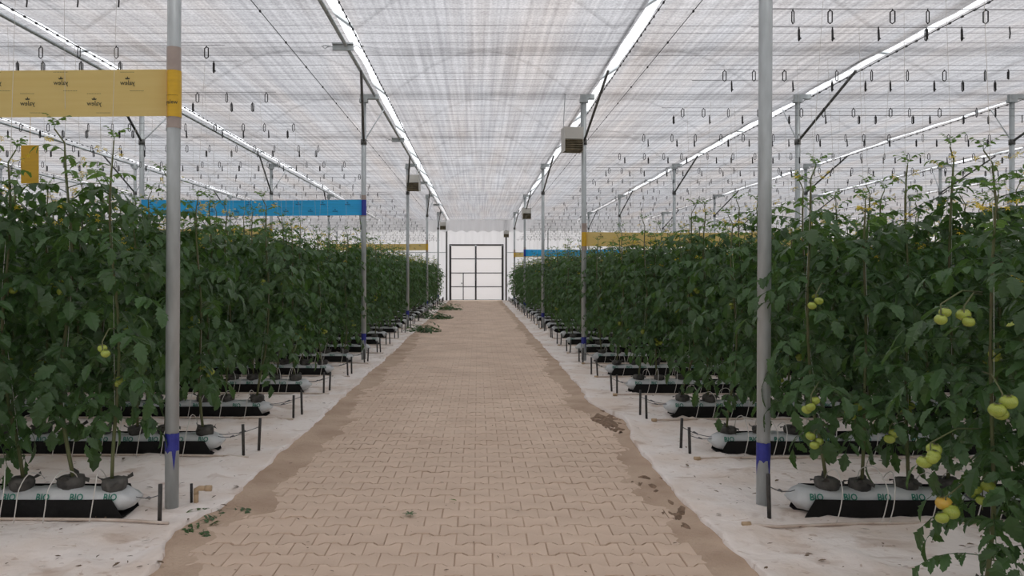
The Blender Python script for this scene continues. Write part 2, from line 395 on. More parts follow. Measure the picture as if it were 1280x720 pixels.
PC = MB(); PC.tube([(0,0,0),(0,0,4.56)], .0425, 14)
post_me = PC.mesh('pole', 'steel', True)
mbc = MB(); mbc.tube([(0,0,0),(0,0,.09)], .052, 14); collar_me = mbc.mesh('collar', 'darksteel', True)
def paint_me():
    mb = MB(); k = 20; P = []
    low = [.0 + (-.0-.09*max(0, nz(j*1.7, 3.2))*2 - (.1 if j % 7 == 3 else 0)) for j in range(k)]
    for j in range(k):
        c = 2*PI*j/k; P.append([(.0436*math.cos(c), .0436*math.sin(c), low[j]), (.0436*math.cos(c), .0436*math.sin(c), .11+.008*nz(j*2.1, 1))])
    mb.grid(P, closed_u=True); return mb.mesh('paint_band', 'bluepaint')
pb = paint_me()
for xi, px in enumerate(POSTX):
    for yi, py in enumerate(POSTY):
        if abs(px)/py > 1.3: continue
        sd = 'left' if px < 0 else 'right'; q = (5-xi) if px < 0 else (xi-6)
        aisle = q == 0
        if yi == 0 and not aisle and px < 0 and False: continue
        lab = ('%s grey galvanised post along the %s edge of the path' % (ORD[yi], sd)) if aisle else \
              ('grey galvanised post, %s back, in the %s line of posts %s of the path' % (ORD[yi] if yi else 'first', FST[q], sd))
        t = thing('steel_post', lab, 'post', (px, py, 0))
        o = obj('pole', post_me, t)
        if yi == 0 and aisle: t.rotation_euler.y = math.radians(.3)
        obj('collar', collar_me, t, (0,0,3.72))
        gx = PIPES[xi]
        dx = gx - px
        mb = MB(); mb.tube([(0, 0, 3.77), (dx, -1.75, CEIL-.06)], .021, 8); mk('brace', mb, 'darksteel', t, True)
        mb = MB(); mb.tube([(0, .0, 3.77), (dx, 1.1, CEIL-.06)], .012, 6); mk('brace', mb, 'steel', t, True)
        mb = MB(); mb.box(min(0, dx)-.06, max(0, dx)+.05, -.035, .035, 4.5, 4.58); mb.box(-.07, .07, -.05, .05, 4.44, 4.5); mk('top_bracket', mb, 'steel', t)
        if aisle: obj('paint_band', pb, t, (0,0,.32 if px > 0 else .38))
# pulley brackets on the aisle pipes
for bx in (PIPES[5], ):
    for q, y in enumerate((10.7, 18.1, 26.6, 35.0)):
        t = thing('pulley_bracket', '%s pale steel pulley plate clamped under the left aisle pipe' % ORD[q], 'bracket', (bx, y, CEIL-.06))
        mb = MB(); mb.box(-.2, .08, -.015, .015, -.045, .045); mb.box(-.2, .08, -.05, -.015, .03, .045); mk('plate', mb, 'steel', t)
        mb = MB(); mb.tube([(-.2, 0, 0), (-.24, 0, .02), (-.3, 0, -.02), (-.34, 0, .01), (-.3, 0, .03), (-.24, 0, 0)], .006, 5); mk('wire_loop', mb, 'steel', t)
        mb = MB(); mb.tube([(.08, 0, 0), (.12, 0, .03), (.18, 0, -.02), (.22, 0, .01), (.16, 0, .03)], .006, 5); mk('wire_loop', mb, 'steel', t)

# louvred boxes
def vent_box(x, y, z, rz, lab, s=1.):
    t = thing('louvred_box', lab, 'vent box', (x, y, z), rz=rz); t.scale = (s, s, s)
    W, H, D = .155, .40, .14
    mb = MB(); mb.box(-W, W, -D, D, .2, H); mb.box(-W, W, D-.012, D, 0, .2); mb.box(-W-.008, -W, -D, D, -.01, H+.01); mb.box(W, W+.008, -D, D, -.01, H+.01)
    mk('housing', mb, 'boxtop', t)
    for i in range(5):
        T = Matrix.Translation((0, -D+.02, .02+.038*i)) @ Matrix.Rotation(-.6, 4, 'X'); mb = MB(); mb.box(-W, W, -.02, .02, -.004, .004, T=T); mk('slat', mb, 'louver', t)
    mb = MB(); mb.box(-W, W, -.02, D-.012, 0, .2); mk('core', mb, 'louver', t)
    for s_ in (-1, 1):
        mb = MB(); mb.tube([(s_*W, 0, H), (s_*W*.9+.04, .1, 4.62-z)], .008, 5); mk('hanger', mb, 'steel', t)
vent_box(1.62, 13.7, 3.60, .12, 'louvred box hung inside the second right-hand post, largest of its kind')
vent_box(-1.76, 22.0, 3.80, -.1, 'small louvred box hung beside the third left-hand post', 1.05)
vent_box(1.86, 30.5, 3.62, .1, 'small louvred box hung beside the fourth right-hand post', 1.0)
vent_box(-1.7, 39.3, 3.70, 0, 'tiny louvred box hung by the farthest left-hand post', .9)
vent_box(1.62, 45.22, 3.60, 0, 'tiny louvred box hung over the right side of the gate', .9)

# support wires across, under the net
mbw = MB(); mbw.tube([(-SIDEX+.1, 0, 0), (-8, 0, -.008), (0, 0, 0), (8, 0, -.008), (SIDEX-.1, 0, 0)], .0022, 4)
wme = mbw.mesh('roof_wire', 'wire')
y = 5.2; n = 0; cnt = {}
while y < YF-.5:
    o = obj('roof_wire', wme, None, (0, y, CEIL-.02+random.uniform(-.012,.0)), category='wire', group='wires under the ceiling net')
    bi = sum(1 for q in POSTY if q < y); cnt[bi] = cnt.get(bi, 0)+1
    o['label'] = 'thin dark cross wire under the net, %s beyond the %s pair of path posts' % (FST[cnt[bi]-1], ORD[bi-1])
    y += random.choice((.42, .5, .62, .3)); n += 1
for q, (x, nm) in enumerate(((-2.52, 'left'), (2.5, 'right'))):
    mb = MB(); mb.tube([(x, -3, CEIL-.05), (x, YF-.6, CEIL-.05)], .005, 5)
    t = thing('drive_cable', 'thin black drive cable running lengthwise just outside the %s posts' % nm, 'cable'); mk('cable', mb, 'black', t)
    mb = MB()
    for i in range(34): mb.box(x-.009, x+.009, 3+1.25*i, 3.04+1.25*i, CEIL-.062, CEIL-.04)
    mk('knots', mb, 'black', t, kind='stuff')

# ---------------------------------------------------------------- sticky banners
def text_mb(txt, size, mirror=False, depth=.0008):
    cu = bpy.data.curves.new('t', 'FONT'); cu.body = txt; cu.size = size; cu.align_x = 'CENTER'; cu.resolution_u = 2; cu.extrude = 0; cu.offset = size*.018
    o = bpy.data.objects.new('t', cu); C.objects.link(o)
    dg = bpy.context.evaluated_depsgraph_get(); me = bpy.data.meshes.new_from_object(o.evaluated_get(dg))
    mb = MB(); mb.v = [((-v.co.x if mirror else v.co.x), 0, v.co.y) for v in me.vertices]; mb.f = [tuple(p.vertices) for p in me.polygons]; mb.m = [0]*len(mb.f)
    bpy.data.objects.remove(o); bpy.data.curves.remove(cu); bpy.data.meshes.remove(me); return mb
logo = MB(); logo.merge(text_mb('yalew', .04, True))
logo.add([(-.012,0,.034),(.012,0,.034),(.016,0,.044),(.006,0,.042),(0,0,.054),(-.006,0,.042),(-.016,0,.044)], [(0,1,2,3,4,5,6)])
fine = MB()
for i in range(9): fine.box(-.045+i*.010, -.045+i*.010+.007, -.0004, 0, -.0013, .0013)
def banner(x0, x1, y, z0, z1, colr, lab, post_right=True, wrap=True, y2=None, z0b=None):
    t = thing('sticky_banner', lab, 'sticky trap banner', (x1 if post_right else x0, y, z0))
    ox = x1 if post_right else x0
    n = 40; H = z1-z0; P = []
    for i in range(n+1):
        x = (x0+(0 if post_right else .03))+(x1-x0-.03)*i/n; s = .012*math.sin(PI*i/n)
        P.append([(x-ox, -.049+.012*nz(x*1.3, q*.7, 5)*min(1, 3*min(i, n-i)/n), q*H/4 - s) for q in range(5)])
    mb = MB(); mb.grid(P); mk('film', mb, 'yellow' if colr == 'y' else 'blue', t, True)
    mb = MB(); mf = MB(); L = x1-x0; k = 0; d = 1 if post_right else -1
    xx = .27
    while xx < L-.1:
        cx = -d*xx
        T = Matrix.Translation((cx, -.060, H*(.70 if k % 2 == 0 else .26)-.012)); mb.merge(logo, T)
        mf.merge(fine, Matrix.Translation((cx, -.060, H*(.93 if k % 2 == 0 else .47)))); mf.merge(fine, Matrix.Translation((cx+.06, -.060, H*(.53 if k % 2 == 0 else .06))))
        xx += .21 if True else .42; k += 1
    mk('lettering', mb, 'ink' if colr == 'y' else 'inkblue', t); mk('fine_print', mf, 'ink' if colr == 'y' else 'inkblue', t, kind='stuff')
    if wrap:
        def sleeve(r, za, zb, k=18):
            m_ = MB(); m_.grid([[(r*math.cos(2*PI*j/k), r*math.sin(2*PI*j/k), z) for z in (za, (za+zb)/2, zb)] for j in range(k)], closed_u=True); return m_
        mk('wrap', sleeve(.0475, .0, H), 'yellow2' if colr == 'y' else 'blue2', t, True)
        mk('tape', sleeve(.0445, -.07 if colr == 'y' else -.02, 0), 'tape', t, True)
        mk('tape', sleeve(.0445, H, H+(.15 if colr == 'y' else .08)), 'tape', t, True)
        if y < 6:
            m_ = text_mb('yalew', .035); m_.merge(fine, Matrix.Translation((0, 0, .055)))
            m_.v = [(.0482*math.sin(a[0]/.0482), -.0482*math.cos(a[0]/.0482), a[2]+.08) for a in m_.v]; mk('lettering', m_, 'ink', t)
    return t
banner(-5.75, -1.936, 5.1, 2.50, 2.795, 'y', 'yellow printed sticky trap banner tied to the nearest left-hand post')
banner(-5.74, -1.95, 13.70, 2.51, 2.775, 'b', 'blue printed sticky trap banner tied to the second left-hand post')
banner(-9.55, -5.75, 22.25, 2.50, 2.77, 'y', 'yellow sticky banner peeking over the left vines behind the blue banner')
banner(-5.75, -1.95, 30.85, 2.43, 2.68, 'y', 'pale yellow sticky banner tied to the fourth left-hand post')
banner(1.82, 5.48, 13.65, 1.98, 2.22, 'y', 'yellow sticky trap banner tied to the second right-hand post', False)
banner(1.82, 5.48, 30.85, 2.20, 2.46, 'b', 'blue sticky trap banner tied to the fourth right-hand post', False)
banner(1.82, 5.48, 39.45, 2.36, 2.57, 'y', 'small yellow sticky banner tied to the farthest right-hand post', False)
mb = MB(); mb.box(-.06, .06, -.002, .002, -.13, .13); mb.tube([(0,0,.13), (.01,0,.6)], .0015, 4)
mk('sticky_card', mb, 'yellow2', loc=(-3.05, 5.45, 2.25), label='small yellow sticky card hanging among the leftmost vine tops', category='sticky card')

# ---------------------------------------------------------------- grow rows
ROWY = [3.12 + 1.70*i for i in range(25)]     # y of tray front; index 0 only on the right
ENDX = {-1: [2.1, 2.1, 2.12, 2.15, 2.1, 2.12], 1: [1.9, 1.93, 1.93, 1.96, 1.86, 1.88]}
def endx(side, k): 
    L = ENDX[side]; return L[k] if k < len(L) else 1.93 + (.12 if side < 0 else -.05) + .04*math.sin(k*2.3)
def bag_mb(L=1.08, seed=0):
    mb = MB(); P = []; nx = 26; nc = 14
    for i in range(nx+1):
        t = i/nx; x = L*t
        e = min(t, 1-t)*L; s = min(1, (e/.09))**.45 if e < .09 else 1; s = max(s, .14)
        hump = 1+.09*math.sin(x*PI/.27+seed)+.06*nz(x*9, seed)
        ring = []
        for j in range(nc):
            a = 2*PI*j/nc; cx, cz = math.cos(a), math.sin(a)
            px = math.copysign(abs(cx)**.75, cx)*.11*(.55+.45*s); pz = math.copysign(abs(cz)**.8, cz)*.068*s*(hump if cz > 0 else 1)
            k = .008*nz(x*14, a*2, seed*3)*(1 if e > .1 else 2.4)
            ring.append((x, px*(1+k*4), pz+k+.085))
        ring.append(ring[0]); P.append(ring)
    mb.grid(P); n = nc+1
    mb.f.append(tuple(range(nc))[::-1]); mb.m.append(0); mb.f.append(tuple(nx*n+j for j in range(nc))); mb.m.append(0)
    return mb
bag_me = [bag_mb(1.08, s).mesh('bag', 'bag', True) for s in range(3)]
txt = MB(); tm = text_mb('BIO', .052); tsm = text_mb('organic', .012)
for i in range(5):
    for (src, dz) in ((tm, .098), (tsm, .086)):
        for_v = [(p[0]+.13+.205*i, 0, p[2]+dz) for p in src.v]
        o0 = len(txt.v); txt.v += [(a, -.1095-(.0045 if c < .11 else -.02*((c-.11)/.04)**1.5), c+.004) for a, b, c in for_v]; txt.f += [tuple(j+o0 for j in q) for q in src.f]; txt.m += [0]*len(src.f)
txt_me = txt.mesh('lettering', 'teal')
def tray(side, k, L):
    # folded black film trough: base, front and back walls with a slanted open end
    mb = MB(); T = .004; H = .118
    prof = [(-.135, H), (-.125, .004), (.125, .004), (.13, H+.03)]
    P = []
    for i in range(int(L/.3)+1):
        x = i*.3; w_ = .004*nz(x*3, k*1.7)
        P.append([(x+(.0 if i or c[1] < .05 else .06), c[0]+w_, c[1]+(w_ if c[1] > .05 else 0)) for c in prof])
    mb.grid(P)
    P2 = [[(a, b+(T if b < 0 else -T), c+T*(c < .05)) for a, b, c in r] for r in P]; mb.grid(P2)
    n = len(P); o = len(P)*4
    for q in (0, 3): mb.f += [(i*4+q, (i+1)*4+q, o+(i+1)*4+q, o+i*4+q) for i in range(n-1)]; mb.m += [0]*(n-1)
    mb.f += [(q, q+1, o+q+1, o+q) for q in range(3)]; mb.m += [0]*3
    return mb
def rowname(k, side): return '%s row %s of the path' % (FST[k-1] if k else 'foreground', 'left' if side < 0 else 'right')
PL = []   # plant sites
stake_mb = MB(); stake_mb.tube([(0,0,0),(0,0,.27)], .0125, 7); stake_me = stake_mb.mesh('rod', 'stake', True)
pot_mes = []
for s in range(4):
    mb = MB(); P = []
    for j, (r, z) in enumerate(((.05, 0), (.068, .02), (.076, .055), (.07, .082), (.05, .09), (.01, .084))):
        P.append([(r*(1+.22*nz(math.cos(a)*1.7, math.sin(a)*1.7, s*5+j*.3))*math.cos(a), r*(1+.22*nz(math.cos(a)*1.7, math.sin(a)*1.7, s*5+9+j*.3))*math.sin(a), z+.012*nz(math.cos(a)*2, math.sin(a)*2, s)*(j > 1)) for a in [2*PI*q/12 for q in range(13)]])
    mb.grid(P)
    for q in range(4):   # torn flaps of the wrapper
        a = q*1.7+s; c, d = math.cos(a), math.sin(a)
        mb.add([(c*.06-d*.03, d*.06+c*.03, .075), (c*.06+d*.03, d*.06-c*.03, .075), (c*.105+d*.01, d*.105-c*.01, .05+.04*(q % 2)), (c*.10-d*.015, d*.10+c*.015, .07+.04*(q % 2))], [(0,1,2,3)])
    pot_mes.append(mb.mesh('root_pot', 'pot', True))
for side in (-1, 1):
    sd = 'left' if side < 0 else 'right'
    for k, ry in enumerate(ROWY):
        if k == 0 and side < 0: continue
        ex = endx(side, k); L = min(1.0*(ry+.5)-ex+1.5, 17) if k else 3.4
        yc = ry + .14
        t = thing('black_trough', 'long black film trough holding the bags of the %s' % rowname(k, side), 'trough', (side*(ex+.05), yc, .022))
        o = mk('trough', tray(side, k, max(L, 1.2)), 'blackfilm', t); 
        if side < 0: o.rotation_euler.z = 0; o.scale.x = -1
        t.rotation_euler.z = random.uniform(-.006, .006) - (.012 if (k == 1 and side > 0) else 0)
        nb = min(int(L/1.1)+1, 5 if k < 10 else 3)
        for b in range(nb):
            bx = ex + b*1.13 + random.uniform(-.01,.01)
            if bx/(ry) > 1.05: break
            tb = thing('grow_bag', 'white grow bag, %s in the %s' % (FST[b]+' from the path', rowname(k, side)), 'grow bag', (side*bx if side > 0 else -bx-1.08, yc, .03))
            bo = obj('bag', bag_me[(b+k) % 3], tb)
            if k < 9: obj('lettering', txt_me, tb)
            tb.rotation_euler.z = t.rotation_euler.z
        # black stakes with a tie wire
        for q in range(2):
            sy = {1: (ry-.08, ry+.28)}.get(k, (ry+.0, ry+.22))[q]; sxx = (1.90 if side < 0 else 1.74) + random.uniform(-.02,.02) - (.04*q if k > 1 else 0)
            if k == 1 and q == 1: continue
            if k == 0: continue
            if side > 0 and k == 1: sy = 4.84; sxx = 1.765
            if side < 0 and k == 1: sy = 4.74; sxx = 1.885
            t2 = thing('stake', 'short black %sstake at the end of the %s' % (('front ' if q == 0 else 'rear ') if k > 1 else '', rowname(k, side)), 'stake', (side*sxx, sy, .01))
            t2.rotation_euler = (random.uniform(-.07,.07), random.uniform(-.08,.08), 0); t2.scale.z = random.uniform(.88, 1.05)
            obj('rod', stake_me, t2)
            if k < 7:
                dx_ = side*(ex-sxx+.04); a = (0, 0, .2); pts = []
                for i in range(7):
                    u = i/6; pts.append((dx_*u, (yc-sy)*u+.006*math.sin(i*2.1), .2-.06*u-.02*math.sin(PI*u)))
                mb = MB(); mb.tube(pts, .003, 4); mb.tube([pts[2], (pts[2][0]+.01*side, pts[2][1], pts[2][2]+.006), pts[3]], .006, 5); mk('tie_wire', mb, 'wire', t2)
        # drip line on the ground with little feeder tubes
        td = thing('drip_line', 'pale irrigation pipe lying in front of the %s' % rowname(k, side), 'pipe', (side*(ex-.18), ry-.11, .035))
        pts = [(side*i*.25, .018*nz(i*.6, k*3.3, side)+(.0 if i > 1 else -.03*(2-i)), 0) for i in range(int(min(L, 9)/.25)+2)]
        if side > 0 and k == 1: pts = [(-.17, -.02, 0)]+pts
        if side < 0:
            pts = [(.10, .0, .0), (-.05, .035, 0)] + [(q_[0]-.25, .085+q_[1]*.4, 0) for q_ in pts]
        mb = MB(); mb.tube(pts, .0095, 7); mk('pipe', mb, 'pipe', td, True)
        if side > 0: mb = MB(); mb.tube([(pts[0][0]-side*.03, pts[0][1], 0), (pts[0][0]+side*.02, pts[0][1], 0)], .017, 8); mk('end_plug', mb, 'pvc', td, True) if side > 0 else None
        # plants
        npl = int((min(L, 14))/.27)
        for p in range(npl):
            x = side*(ex+.17+.27*p+random.uniform(-.03,.03)+(.07 if k == 1 and p == 0 and side > 0 else 0))
            PL.append([side, k, p, x, yc+random.uniform(-.015,.015)])
        if k < 7:
            for p in range(min(int(npl*1.4), 8)):
                x = side*(ex+.20+.19*p) - side*(ex-.18); x0 = x+random.uniform(-.10,.06); hh = random.uniform(.26,.34)
                ex_ = x+random.uniform(-.02,.04)
                pts = [(x0, 0, 0), (x0+.02, -.012, .09), (x0+.035, -.005, .2), (x0*.5+ex_*.5+.02, .08, hh), (ex_, .19, hh-.03), (ex_, .245, .20)]
                # smooth
                cp = []
                for i in range(len(pts)-1):
                    a, b = Vector(pts[i]), Vector(pts[i+1]); a0 = Vector(pts[max(i-1,0)]); b1 = Vector(pts[min(i+2,len(pts)-1)])
                    for u in (0, .33, .66): cp.append(.5*((2*a)+(b-a0)*u+(2*a0-5*a+4*b-b1)*u*u+(-a0+3*a-3*b+b1)*u**3))
                cp.append(Vector(pts[-1]))
                mb = MB(); mb.tube(cp, .0032, 5); mk('feeder_tube', mb, 'tube', td, True)

# ---------------------------------------------------------------- tomato vines
def leaflet(L, W, fold=.35, droop=.35, seed=0, mi=0, n=5):
    mb = MB(); v = []; rnd = random.Random(seed)
    wid = [0, .72, 1.0, .80, .50, 0] if n == 5 else [0, 1.0, .7, 0]
    for i in range(n+1):
        t = i/n; x = L*t; z = -droop*L*t*t
        w_ = W*.5*wid[i]*rnd.uniform(.86, 1.12)
        v.append((x, 0, z))
        if 0 < i < n:
            v.append((x+L*.07, w_, z+fold*w_-.15*w_)); v.append((x+L*.07*rnd.uniform(.6, 1.4), -w_, z+fold*w_-.1*w_))
            if n == 5: # notch behind each lobe
                v.append((x+L*.11, w_*.70, z+fold*w_*.6-.02*L)); v.append((x+L*.11, -w_*.70, z+fold*w_*.5-.02*L))
    f = []
    if n == 5:
        c = lambda i: 0 if i == 0 else (1+(i-1)*5 if i < n else len(v)-1)
        for i in range(n):
            for s in (0, 1):
                a, b = c(i), c(i+1)
                q = [a] + ([c(i)+3+s] if i > 0 else []) + ([c(i+1)+1+s] if i+1 < n else []) + [b]
                if i > 0: # lobe tip triangle
                    f.append((a, c(i)+1+s, c(i)+3+s) if s else (a, c(i)+3+s, c(i)+1+s))
                if len(q) >= 3: f.append(tuple(q) if s else tuple(reversed(q)))
    else:
        f = [(0,1,3+0) if False else (0,3-2,1), ]
        f = [(0,1,2),(0,3,1),(1,4,5,2),(1,3,6,4),(4,7,5),(4,6,7)]
        v = [v[0], v[1], v[2], v[3], v[4], v[5], v[6], v[7]]
    mb.add(v, f, mi); return mb
def tomato_leaf(L=.36, seed=0, mi=0):
    rnd = random.Random(seed); mb = MB(); pts = []; el = math.radians(rnd.uniform(5, 40)); x = y = z = 0; n = 8; side_c = rnd.uniform(-.25, .25); az = 0
    bend = math.radians(rnd.uniform(4.5, 9.5))
    fr = []
    for i in range(n+1):
        pts.append((x, y, z)); fr.append((el, az))
        s = L/n; x += s*math.cos(el)*math.cos(az); y += s*math.cos(el)*math.sin(az); z += s*math.sin(el); el -= bend; az += side_c/n
    mb.tube(pts, [.0036]*3+[.0026]*3+[.0018]*3, 4, mi, caps=False)
    def put(i, ang, l, w):
        e, a = fr[i]; T = Matrix.Translation(pts[i]) @ Matrix.Rotation(a, 4, 'Z') @ Matrix.Rotation(-e*.8, 4, 'Y') @ Matrix.Rotation(ang, 4, 'Z') @ Matrix.Rotation(rnd.uniform(.05, .5), 4, 'Y') @ Matrix.Rotation(rnd.uniform(-.45, .45), 4, 'X')
        mb.merge(leaflet(l, w, rnd.uniform(.15, .5), rnd.uniform(.15, .5), rnd.random(), mi), T)
    k = L/.36
    put(n, rnd.uniform(-.2, .2), .13*k, .090*k)
    for i, l in ((6, .10), (4, .115), (2, .09)):
        for s in (-1, 1): put(i + (rnd.random() < .3), s*rnd.uniform(.8, 1.2), l*k*rnd.uniform(.85, 1.12), l*.67*k)
    for i in (5, 3):
        for s in (-1, 1):
            if rnd.random() < .7: put(i, s*1.3, .045*k, .03*k)
    return mb
LEAF = [tomato_leaf(.40, s) for s in range(8)]; YLEAF = [tomato_leaf(.26, 50+s) for s in range(4)]
LEAF_ME = [m.mesh('leaf', 'leaf') for m in LEAF]; YLEAF_ME = [m.mesh('leaf', 'young') for m in YLEAF]
def tom_mb(seed):
    mb = MB(); P = []
    for i in range(9):
        a = PI*i/8; P.append([(math.sin(a)*(1+.03*math.cos(5*b+seed))*math.cos(b), math.sin(a)*(1+.03*math.cos(5*b+seed))*math.sin(b), .84*math.cos(a)*(1-.12*(math.cos(a) > .9))) for b in [2*PI*j/12 for j in range(13)]])
    mb.grid(P)
    for j in range(5):
        b = 2*PI*j/5+seed; c, s = math.cos(b), math.sin(b)
        mb.add([(-s*.12, c*.12, .80), (s*.12, -c*.12, .80), (c*.6, s*.6, .82), (c*.25, s*.25, .93)], [(0,1,2),(0,3,2),(1,2,3)], 1)
    return mb
TOM = tom_mb(0); TOM_ME = TOM.mesh('tomato', ['tomato', 'stem'], True); ORG_ME = TOM.mesh('tomato', ['orange', 'stem'], True)
def truss_layout(n, rnd, R=.036):
    out = []
    for i in range(n):
        a = rnd.uniform(0, 2*PI); out.append((Vector((.5*R*i % .06 + math.cos(a)*R*.9+.05, math.sin(a)*R*.95, -.05-R*.9*i*.8)), R*rnd.uniform(.72, 1.08)))
    return out
def plant_spec(seed):
    rnd = random.Random(seed); H = rnd.uniform(1.80, 2.02); pts = []; lean = rnd.uniform(-.14,.14); ly = rnd.uniform(-.08,.08)
    for i in range(15):
        t = i/14; z = .02+H*t; w_ = min(1, t*4)
        pts.append(Vector((lean*w_*(1-.3*t)+.02*math.sin(t*9+seed), ly*w_+.02*math.cos(t*7+seed*2), z)))
    pts.append(pts[-1]+Vector((rnd.uniform(-.05,.05), rnd.uniform(-.05,.05), .08)))
    def P(z):
        u = max(0, min(13.99, (z-.02)/H*14)); i = int(u); return pts[i].lerp(pts[i+1], u-i)
    leaves = []; z = rnd.uniform(.32, .42); a = rnd.uniform(0, 6)
    while z < H*.90:
        leaves.append((0, rnd.randrange(8), P(z), a, rnd.uniform(-.15, .35) + (.25 if z < .9 else 0), rnd.uniform(.72, 1.05)*(1 if z < 1.6 else .85)))
        a += 2.4+rnd.uniform(-.5,.5); z += rnd.uniform(.026, .040)
    while z < H*1.0:
        leaves.append((1, rnd.randrange(4), P(z), a, rnd.uniform(-.6, -.1), rnd.uniform(.55, 1.0)*(1.25-.75*(z/H-.85)*4)))
        a += 2.4+rnd.uniform(-.5,.5); z += rnd.uniform(.05,.08)
    leaves.append((1, 0, pts[-1], a, -.9, .4)); leaves.append((1, 1, pts[-1], a+2, -.8, .45)); leaves.append((1, 2, pts[-1], a+4, -1., .35))
    trs = []
    for q in range(rnd.choice((1, 2, 2))):
        zz_ = rnd.uniform(.42, 1.35); trs.append((P(zz_), rnd.uniform(0, 2*PI), truss_layout(rnd.choice((2, 3, 4)), rnd, .031)))
    fl = []
    for q in range(5):
        zz_ = rnd.uniform(1.45, 2.2); fl.append((P(zz_), rnd.uniform(0, 2*PI)))
    return dict(H=H, pts=pts, leaves=leaves, trs=trs, fl=fl)
def leafT(l):
    k, i, p, a, tilt, s = l
    return Matrix.Translation(p) @ Matrix.Rotation(a, 4, 'Z') @ Matrix.Rotation(tilt, 4, 'Y') @ Matrix.Scale(s, 4)
SPEC = [plant_spec(100+s) for s in range(7)]
FOL_ME = []; STEM_ME = []; FLO_ME = []; STR_ME = []; TRUSS = []; ALL_ME = []
for s in SPEC:
    mb = MB()
    for l in s['leaves']: mb.merge((LEAF if l[0] == 0 else YLEAF)[l[1]], leafT(l), mi=l[0])
    FOL_ME.append(mb.mesh('foliage', ['leaf', 'young']))
    st = MB(); st.tube(s['pts'], [.0115]*4+[.0095]*5+[.0075]*5+[.0045]*2, 6); STEM_ME.append(st.mesh('stem', 'stem', True))
    fl = MB()
    for p, a in s['fl']:
        c = p+Vector((math.cos(a)*.09, math.sin(a)*.09, .03)); fl.tube([p, c], .0015, 3, 1)
        for q in range(4):
            cc = c+Vector((random.uniform(-.03,.03), random.uniform(-.03,.03), random.uniform(-.03,.02))); R_ = Euler((random.uniform(-.9,.9), random.uniform(-.9,.9), 0)).to_matrix()
            for j in range(5):
                b = 2*PI*j/5; fl.add([cc, cc+R_@Vector((math.cos(b-.35)*.010, math.sin(b-.35)*.010, .002)), cc+R_@Vector((math.cos(b)*.018, math.sin(b)*.018, -.003)), cc+R_@Vector((math.cos(b+.35)*.010, math.sin(b+.35)*.010, .002))], [(0,1,2,3)])
    FLO_ME.append(fl.mesh('flowers', ['flower', 'stem']))
    sg = MB(); sg.tube([s['pts'][2]+Vector((.012,0,0)), s['pts'][8]+Vector((-.01,.01,0)), s['pts'][13], (s['pts'][14].x*.5, 0, 3.12)], .0014, 3); STR_ME.append(sg.mesh('twine', 'twine'))
    trl = []
    for p, a, ts in s['trs']:
        pd = MB(); pd.tube([(0,0,0), (.035,0,.01), (.06,0,-.02), (.06,0,-.05-.03*len(ts))], .003, 5)
        trl.append((p, a, pd.mesh('peduncle', 'stem', True), pd, ts))
    TRUSS.append(trl)
    full = MB(); full.merge(mb); 
    full.merge(st, mi=2); full.merge(fl); full.m[-len(fl.f):] = [3 if m_ == 0 else 2 for m_ in fl.m]
    for p, a, _, pd, ts in trl:
        T = Matrix.Translation(p) @ Matrix.Rotation(a, 4, 'Z'); full.merge(pd, T, mi=2)
        for c, r in ts: full.merge(TOM, T @ Matrix.Translation(c) @ Matrix.Scale(r, 4)); full.m[-len(TOM.f):] = [4 if m_ == 0 else 2 for m_ in TOM.m]
    ALL_ME.append(full.mesh('vine_crowd', ['leaf', 'young', 'stem', 'flower', 'tomato']))
def add_truss(parent, p, a, pme, ts, ripe=False, ori=None):
    g = obj('fruit_truss', pme, parent, p); g.rotation_euler.z = a
    for i, (c, r) in enumerate(ts):
        o = obj('tomato', ORG_ME if (ripe and i == 1) else TOM_ME, g, c); o.scale = (r, r, r); o.rotation_euler = (random.uniform(-.3,.3), random.uniform(-.3,.3), random.uniform(0,6))
        if ripe and i == 1: o['label'] = 'tomato turning orange'
    return g
rp = random.Random(5)
def cap(k): return 3 if k == 0 else (4 if k == 1 else (7 if k < 9 else (6 if k < 15 else 5)))
stuff_pts = []; NPL = 0; first_plants = {}
for (side, k, p, x, y) in PL:
    v = rp.randrange(7); rz = rp.uniform(0, 2*PI); s = rp.uniform(.95, 1.06) * (1.02 if side < 0 else .95) * (.9 if k == 0 else 1)
    if p == 0 and k > 1: s *= .97
    # the crop grows in rows across the house; leave out what lies outside the view
    if p < cap(k) and NPL < 300:
        NPL += 1
        pos = 'at the path end' if p == 0 else '%s from the path' % ORD[p]
        lab = 'leafy green tomato vine %s in the %s' % (pos, rowname(k, side))
        t = thing('tomato_vine', lab, 'plant', (x, y, .155), group='tomato vines trained up strings'); t.rotation_euler.z = rz; t.scale = (s, s, s)
        obj('root_pot', pot_mes[rp.randrange(4)], t)
        sm = STEM_ME[v]; obj('stem', sm, t, (0,0,.05)); body = t
        leafwise = (k <= 4 and p < 6) or (k <= 9 and p < 2)
        fo = None
        if leafwise:
            for l in SPEC[v]['leaves']:
                o = obj('leaf', (LEAF_ME if l[0] == 0 else YLEAF_ME)[l[1]], t)
                o.location = l[2]+Vector((0,0,.05)); o.rotation_euler = (0, l[4], l[3]); o.scale = (l[5],)*3
        else:
            obj('foliage', FOL_ME[v], t, (0,0,.05), kind='stuff')
        obj('flowers', FLO_ME[v], t, (0,0,.05), kind='stuff'); obj('twine', STR_ME[v], t, (0,0,.05))
        for (q, a, pme, _, ts) in TRUSS[v]:
            if k < 12: add_truss(t, q+Vector((0,0,.05)), a, pme, ts)
        first_plants[(side, k, p)] = t
    else:
        stuff_pts.append((x, y, .2, rz, s, v))
